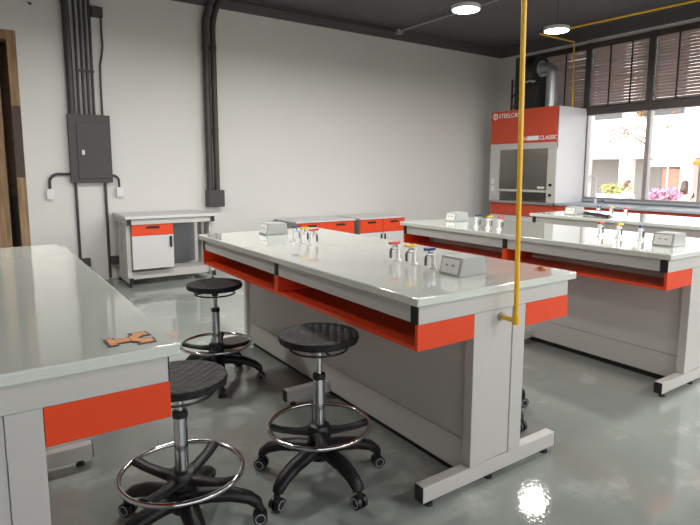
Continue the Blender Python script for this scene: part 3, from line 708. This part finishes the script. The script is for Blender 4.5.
# ------------------------------------------------------------------ outside
struct('ground_outside', B(XR+.2, 60, -30, 45, -.37, -.27), M['pave']).name = 'floor_outside'
t = thing('building', 'pale office building with square columns across the courtyard', 'building', (25, 11, -.27))
B(24, 24.5, -6, 26, 1.95, 3.72).build('parapet_band', M['facade'], t)
B(24.6, 31, -6, 26, 3.73, 8).build('upper_wall', M['facade_glass'], t)
B(26.3, 31, -6, 26, -.27, 3.72).build('ground_wall', M['facade_dark'], t)
B(24.51, 26.3, -6, 26, 1.95, 2.2).build('soffit', M['facade'], t)
for k in range(12):
    y = -4.9 + 2.66*k - .15
    B(24.02, 24.5, y-.25, y+.25, -.27, 1.949).build('column', M['facade'], t)
    B(24.05, 24.59, y-.27, y+.27, 3.721, 8).build('column', M['facade'], t)
    if k % 2 == 0: B(25.9, 26.29, y+.6, y+1.9, -.27, 1.5, bev=.02).build('doorway', M['brickred'], t)
B(24.2, 24.58, -6, 26, 4.35, 4.5).build('ledge', M['facade'], t)
# left pier just outside the window
pc = B(9.3, 9.6, 6.05, 6.45, -.27, 5, bev=.01).build('outdoor_pillar', M['facade'], None, (9.45, 6.25, -.27)); tag(pc, 'white pillar just outside the window beside the fume hood', 'pillar')
def planter(x, y, L, h, leafm, lab1, cat, n, rad, seed):
    t = thing('flower_planter' if cat == 'flowers' else 'planter_shrub', lab1, cat, (x, y, -.27))
    B(x-.25, x+.25, y-L/2, y+L/2, -.27, h, bev=.02).build('planter_box', M['brickred'] if cat == 'flowers' else M['facade'], t)
    r = random.Random(seed)
    MB().leaves((x, y, h+rad[2]*.7), rad, n, .055, r).build('blossoms' if cat == 'flowers' else 'foliage', leafm, t, smooth=False)
    st = MB()
    for _ in range(14):
        a = r.uniform(-1, 1); st.tube([(x+r.uniform(-.15, .15), y+a*L*.35, h-.02), (x+r.uniform(-.2, .2), y+a*L*.4, h+rad[2]*1.2)], .008, 5)
    st.build('stems', M['bark'], t)
planter(15.2, 7.42, 1.0, .62, M['pink'], 'pink flowers in a brick red planter outside the right window pane', 'flowers', 420, (.28, .50, .20), 3)
planter(17.6, 10.2, 1.1, .62, M['leaf_y'], 'yellow green shrub in a pale planter outside the left window pane', 'shrub', 420, (.3, .55, .22), 4)
def tree(x, y, h, lab, seed, dens):
    t = thing('slim_tree', lab, 'tree', (x, y, -.27), None)
    r = random.Random(seed)
    m = MB().tube([(x, y, -.27), (x+.03, y+.02, h*.4), (x-.03, y-.03, h*.75), (x, y, h)], [.07, .055, .045, .02], 10)
    tips = []
    for k in range(13):
        z = h*(.44 + .035*k); a = r.uniform(.5, 2.6) if k % 3 else r.uniform(0, 2*PI); l_ = r.uniform(.5, 1.45)
        e = Vector((x+l_*math.cos(a), y+l_*math.sin(a), z+r.uniform(-.1, .35))); tips.append(e)
        m.tube([(x, y, z), Vector((x, y, z)).lerp(e, .5)+Vector((0, 0, .08)), e], [.025, .015, .006], 6)
    m.build('trunk', M['bark'], t)
    f = MB()
    for e in tips: f.leaves(e, (.3, .3, .25), dens, .045, r)
    f.build('foliage', M['leaf_o'], t, smooth=False)
tree(15.5, 8.15, 4.8, 'slim tree with ochre leaves outside, in line with the window mullion', 11, 40)
def parasol(x, y, z, r, label, m, group=None):
    t = thing('garden_parasol', label, 'parasol', (x, y, -.27), group)
    prof = [(r, z), (r, z+.12), (r*.5, z+.36), (.04, z+.58), (0, z+.6)]
    MB().lathe(prof, (x, y, 0), 8).lathe([(r-.01, z), (r-.01, z+.11), (.04, z+.55)], (x, y, 0), 8).build('canopy', m, t, smooth=False)
    MB().cone((x, y, -.27), (x, y, z+.6), .025, None, 12).build('pole', M['steel_grey'] if m is M['canvas_o'] else M['white'], t)
    MB().lathe([(0, 0), (.25, 0), (.25, .06), (.05, .09), (0, .09)], (x, y, -.27), 20).build('base', M['steel_grey'], t)
parasol(21.0, 10.2, 1.55, .75, 'white garden parasol outside behind the pink flowers', M['shirt'])
parasol(22.6, 8.95, 1.62, 1.1, 'orange garden parasol outside by the right photo edge', M['canvas_o'])

# people seated outside: one continuous skinned body each
def person(loc, rz, hair_m, longhair, label, lean):
    t = thing('person', label, 'person', loc)
    def seg_mesh(name, verts, edges, rad, m, parent, root=0):
        me = bpy.data.meshes.new(name); me.from_pydata(verts, edges, []); o = bpy.data.objects.new(name, me); col.objects.link(o)
        o.parent = parent; ORG[o] = ORG[t]
        sk = o.modifiers.new('skin', 'SKIN'); su = o.modifiers.new('sub', 'SUBSURF'); su.levels = 1; su.render_levels = 1
        for v, r in zip(me.skin_vertices[0].data, rad): v.radius = r if isinstance(r, tuple) else (r, r)
        me.skin_vertices[0].data[root].use_root = True
        sk.use_smooth_shade = True
        me.materials.append(m); return o
    f = lean
    # seat at .45; pelvis .52; +x is forward
    V = [(0, 0, .53), (f*.35, 0, .72), (f*.8, 0, .93), (f, 0, 1.05), (f+.02, 0, 1.12), (f+.04, 0, 1.22), (f+.035, 0, 1.29),
         (f*.9, .17, .99), (f+.06, .24, .78), (f+.28, .17, .74), (f+.36, .15, .74),
         (f*.9, -.17, .99), (f+.06, -.24, .78), (f+.28, -.17, .74), (f+.36, -.15, .74),
         (.10, .10, .52), (.45, .11, .50), (.47, .11, .12), (.58, .11, .05),
         (.10, -.10, .52), (.45, -.11, .50), (.47, -.11, .12), (.58, -.11, .05)]
    E_ = [(0, 1), (1, 2), (2, 3), (3, 4), (4, 5), (5, 6), (2, 7), (7, 8), (8, 9), (9, 10), (2, 11), (11, 12), (12, 13), (13, 14), (0, 15), (15, 16), (16, 17), (17, 18), (0, 19), (19, 20), (20, 21), (21, 22)]
    Rd = [(.13, .17), (.11, .14), (.12, .17), .06, .05, (.085, .075), .065, .062, .045, .036, .03, .062, .045, .036, .03, .088, .062, .045, .04, .088, .062, .045, .04]
    body = seg_mesh('body', V, E_, Rd, M['skin'], t)
    tp = seg_mesh('shirt', [(0, 0, .52), (f*.35, 0, .72), (f*.8, 0, .94), (f*.95, 0, 1.03), (f*.9, .18, .985), (f+.05, .24, .80), (f*.9, -.18, .985), (f+.05, -.24, .80)],
                  [(0, 1), (1, 2), (2, 3), (2, 4), (4, 5), (2, 6), (6, 7)], [(.15, .19), (.13, .165), (.14, .19), .075, .08, .064, .08, .064], M['shirt'], t)
    seg_mesh('trousers', [(0, 0, .53), (.10, .10, .525), (.45, .11, .50), (.47, .11, .16), (.10, -.10, .525), (.45, -.11, .50), (.47, -.11, .16)],
             [(0, 1), (1, 2), (2, 3), (0, 4), (4, 5), (5, 6)], [(.14, .18), .10, .075, .06, .10, .075, .06], M['jeans'], t)
    hd = Vector((f+.02, 0, 1.25))
    h = MB()
    bb = bmesh.new(); bmesh.ops.create_icosphere(bb, subdivisions=3, radius=1)
    for v in bb.verts:
        v.co = Vector((v.co.x*.115, v.co.y*.098, v.co.z*.125))
        if v.co.x > .035 and v.co.z < .055: v.co.x = .035
    bmesh.ops.translate(bb, vec=hd+Vector((-.01, 0, .015)), verts=bb.verts); h._merge(bb)
    if longhair:
        h.tube([hd+Vector((-.045, 0, .03)), hd+Vector((-.075, 0, -.08)), hd+Vector((-.10, 0, -.17)), hd+Vector((-.115, 0, -.25))], [.085, .105, .11, .06], 14)
    bmesh.ops.translate(h.bm, vec=Vector(loc), verts=h.bm.verts)
    h.build('hair', hair_m, t)
    fc = MB()
    for sy in (-.032, .032): fc.lathe([(0, -.008), (.008, 0), (0, .008)], Vector(loc)+hd+Vector((.095, sy, .0)), 8)
    fc.build('eyes', M['black'], t)
    fn = MB().cone(Vector(loc)+hd+Vector((.09, 0, .0)), Vector(loc)+hd+Vector((.115, 0, -.035)), .008, .015, 8); fn.build('nose', M['skin'], t)
    MB().box(loc[0]+hd.x+.088, loc[0]+hd.x+.1, loc[1]-.022, loc[1]+.022, loc[2]+hd.z-.068, loc[2]+hd.z-.058, bev=.003).build('mouth', M['t_red'], t)
    t.rotation_euler.z = rz
    return t
def out_bench(x, y, label):
    t = thing('outdoor_bench', label, 'bench', (x, y, -.27), 'outdoor benches')
    B(x-.2, x+.2, y-.6, y+.6, .14, .18, bev=.008).build('seat_board', M['timber_out'], t)
    for dy in (-.5, .45): B(x-.17, x+.17, y+dy, y+dy+.06, -.27, .139).build('leg', M['timber_out'], t)
person((16.4, 9.25, -.27), math.radians(-75), M['hair_r'], False, 'person in white shirt seated outside left of the window mullion', .10)
person((16.4, 7.47, -.25), math.radians(15), M['hair_d'], True, 'person with long dark hair and white top seated outside by pink flowers', .02)
out_bench(16.4, 9.25, 'timber bench outside under the person left of the mullion')
out_bench(16.4, 7.47, 'timber bench outside under the person with long hair')

# ------------------------------------------------------------------ light, sky, camera
w = bpy.data.worlds.new('sky'); scene.world = w; w.use_nodes = True
n, l = w.node_tree.nodes, w.node_tree.links
bg = n['Background']
sky = n.new('ShaderNodeTexSky'); sky.sky_type = 'NISHITA'; sky.sun_disc = False; sky.sun_elevation = math.radians(48); sky.sun_rotation = math.radians(-75)
hs = n.new('ShaderNodeHueSaturation'); hs.inputs['Saturation'].default_value = .18
tn = n.new('ShaderNodeVectorMath'); tn.operation = 'MULTIPLY'; tn.inputs[1].default_value = (1.0, .985, .965)
l.new(sky.outputs['Color'], hs.inputs['Color']); l.new(hs.outputs['Color'], tn.inputs[0]); l.new(tn.outputs['Vector'], bg.inputs['Color']); bg.inputs['Strength'].default_value = .68
sun = bpy.data.lights.new('sun', 'SUN'); sun.energy = 2.6; sun.angle = .01; sun.color = (1, .95, .88)
so = bpy.data.objects.new('sun', sun); col.objects.link(so)
so.rotation_euler = Vector((.70, -.18, -.70)).to_track_quat('-Z', 'Y').to_euler()

f_, cx_, cy_, yaw, pitch, roll, hh = 548.042, 358.921, 242.065, .609681, .130535, -.004067, 1.378956
fwd = Vector((math.sin(yaw), math.cos(yaw), 0)); right = Vector((math.cos(yaw), -math.sin(yaw), 0)); down = Vector((0, 0, -1))
f2 = fwd*math.cos(pitch) + down*math.sin(pitch); d2 = down*math.cos(pitch) - fwd*math.sin(pitch)
r3 = right*math.cos(roll) + d2*math.sin(roll); d3 = d2*math.cos(roll) - right*math.sin(roll)
cam = bpy.data.cameras.new('camera'); co = bpy.data.objects.new('camera', cam); col.objects.link(co)
mw = Matrix((( r3.x, -d3.x, -f2.x, 0), (r3.y, -d3.y, -f2.y, 0), (r3.z, -d3.z, -f2.z, hh), (0, 0, 0, 1)))
co.matrix_world = mw
cam.sensor_width = 36; cam.lens = f_*36/700
cam.shift_x = -(cx_-350)/700; cam.shift_y = (cy_-262.5)/700
cam.clip_start = .05; cam.clip_end = 200
scene.camera = co
vs = scene.view_settings
vs.view_transform = 'Standard'; vs.look = 'None'; vs.gamma = 1; vs.use_curve_mapping = False; vs.exposure = 0.4
cy = scene.cycles
cy.use_denoising = True; cy.max_bounces = 10; cy.diffuse_bounces = 5; cy.glossy_bounces = 5; cy.transparent_max_bounces = 16
cy.sample_clamp_indirect = 6; cy.caustics_reflective = False; cy.caustics_refractive = False
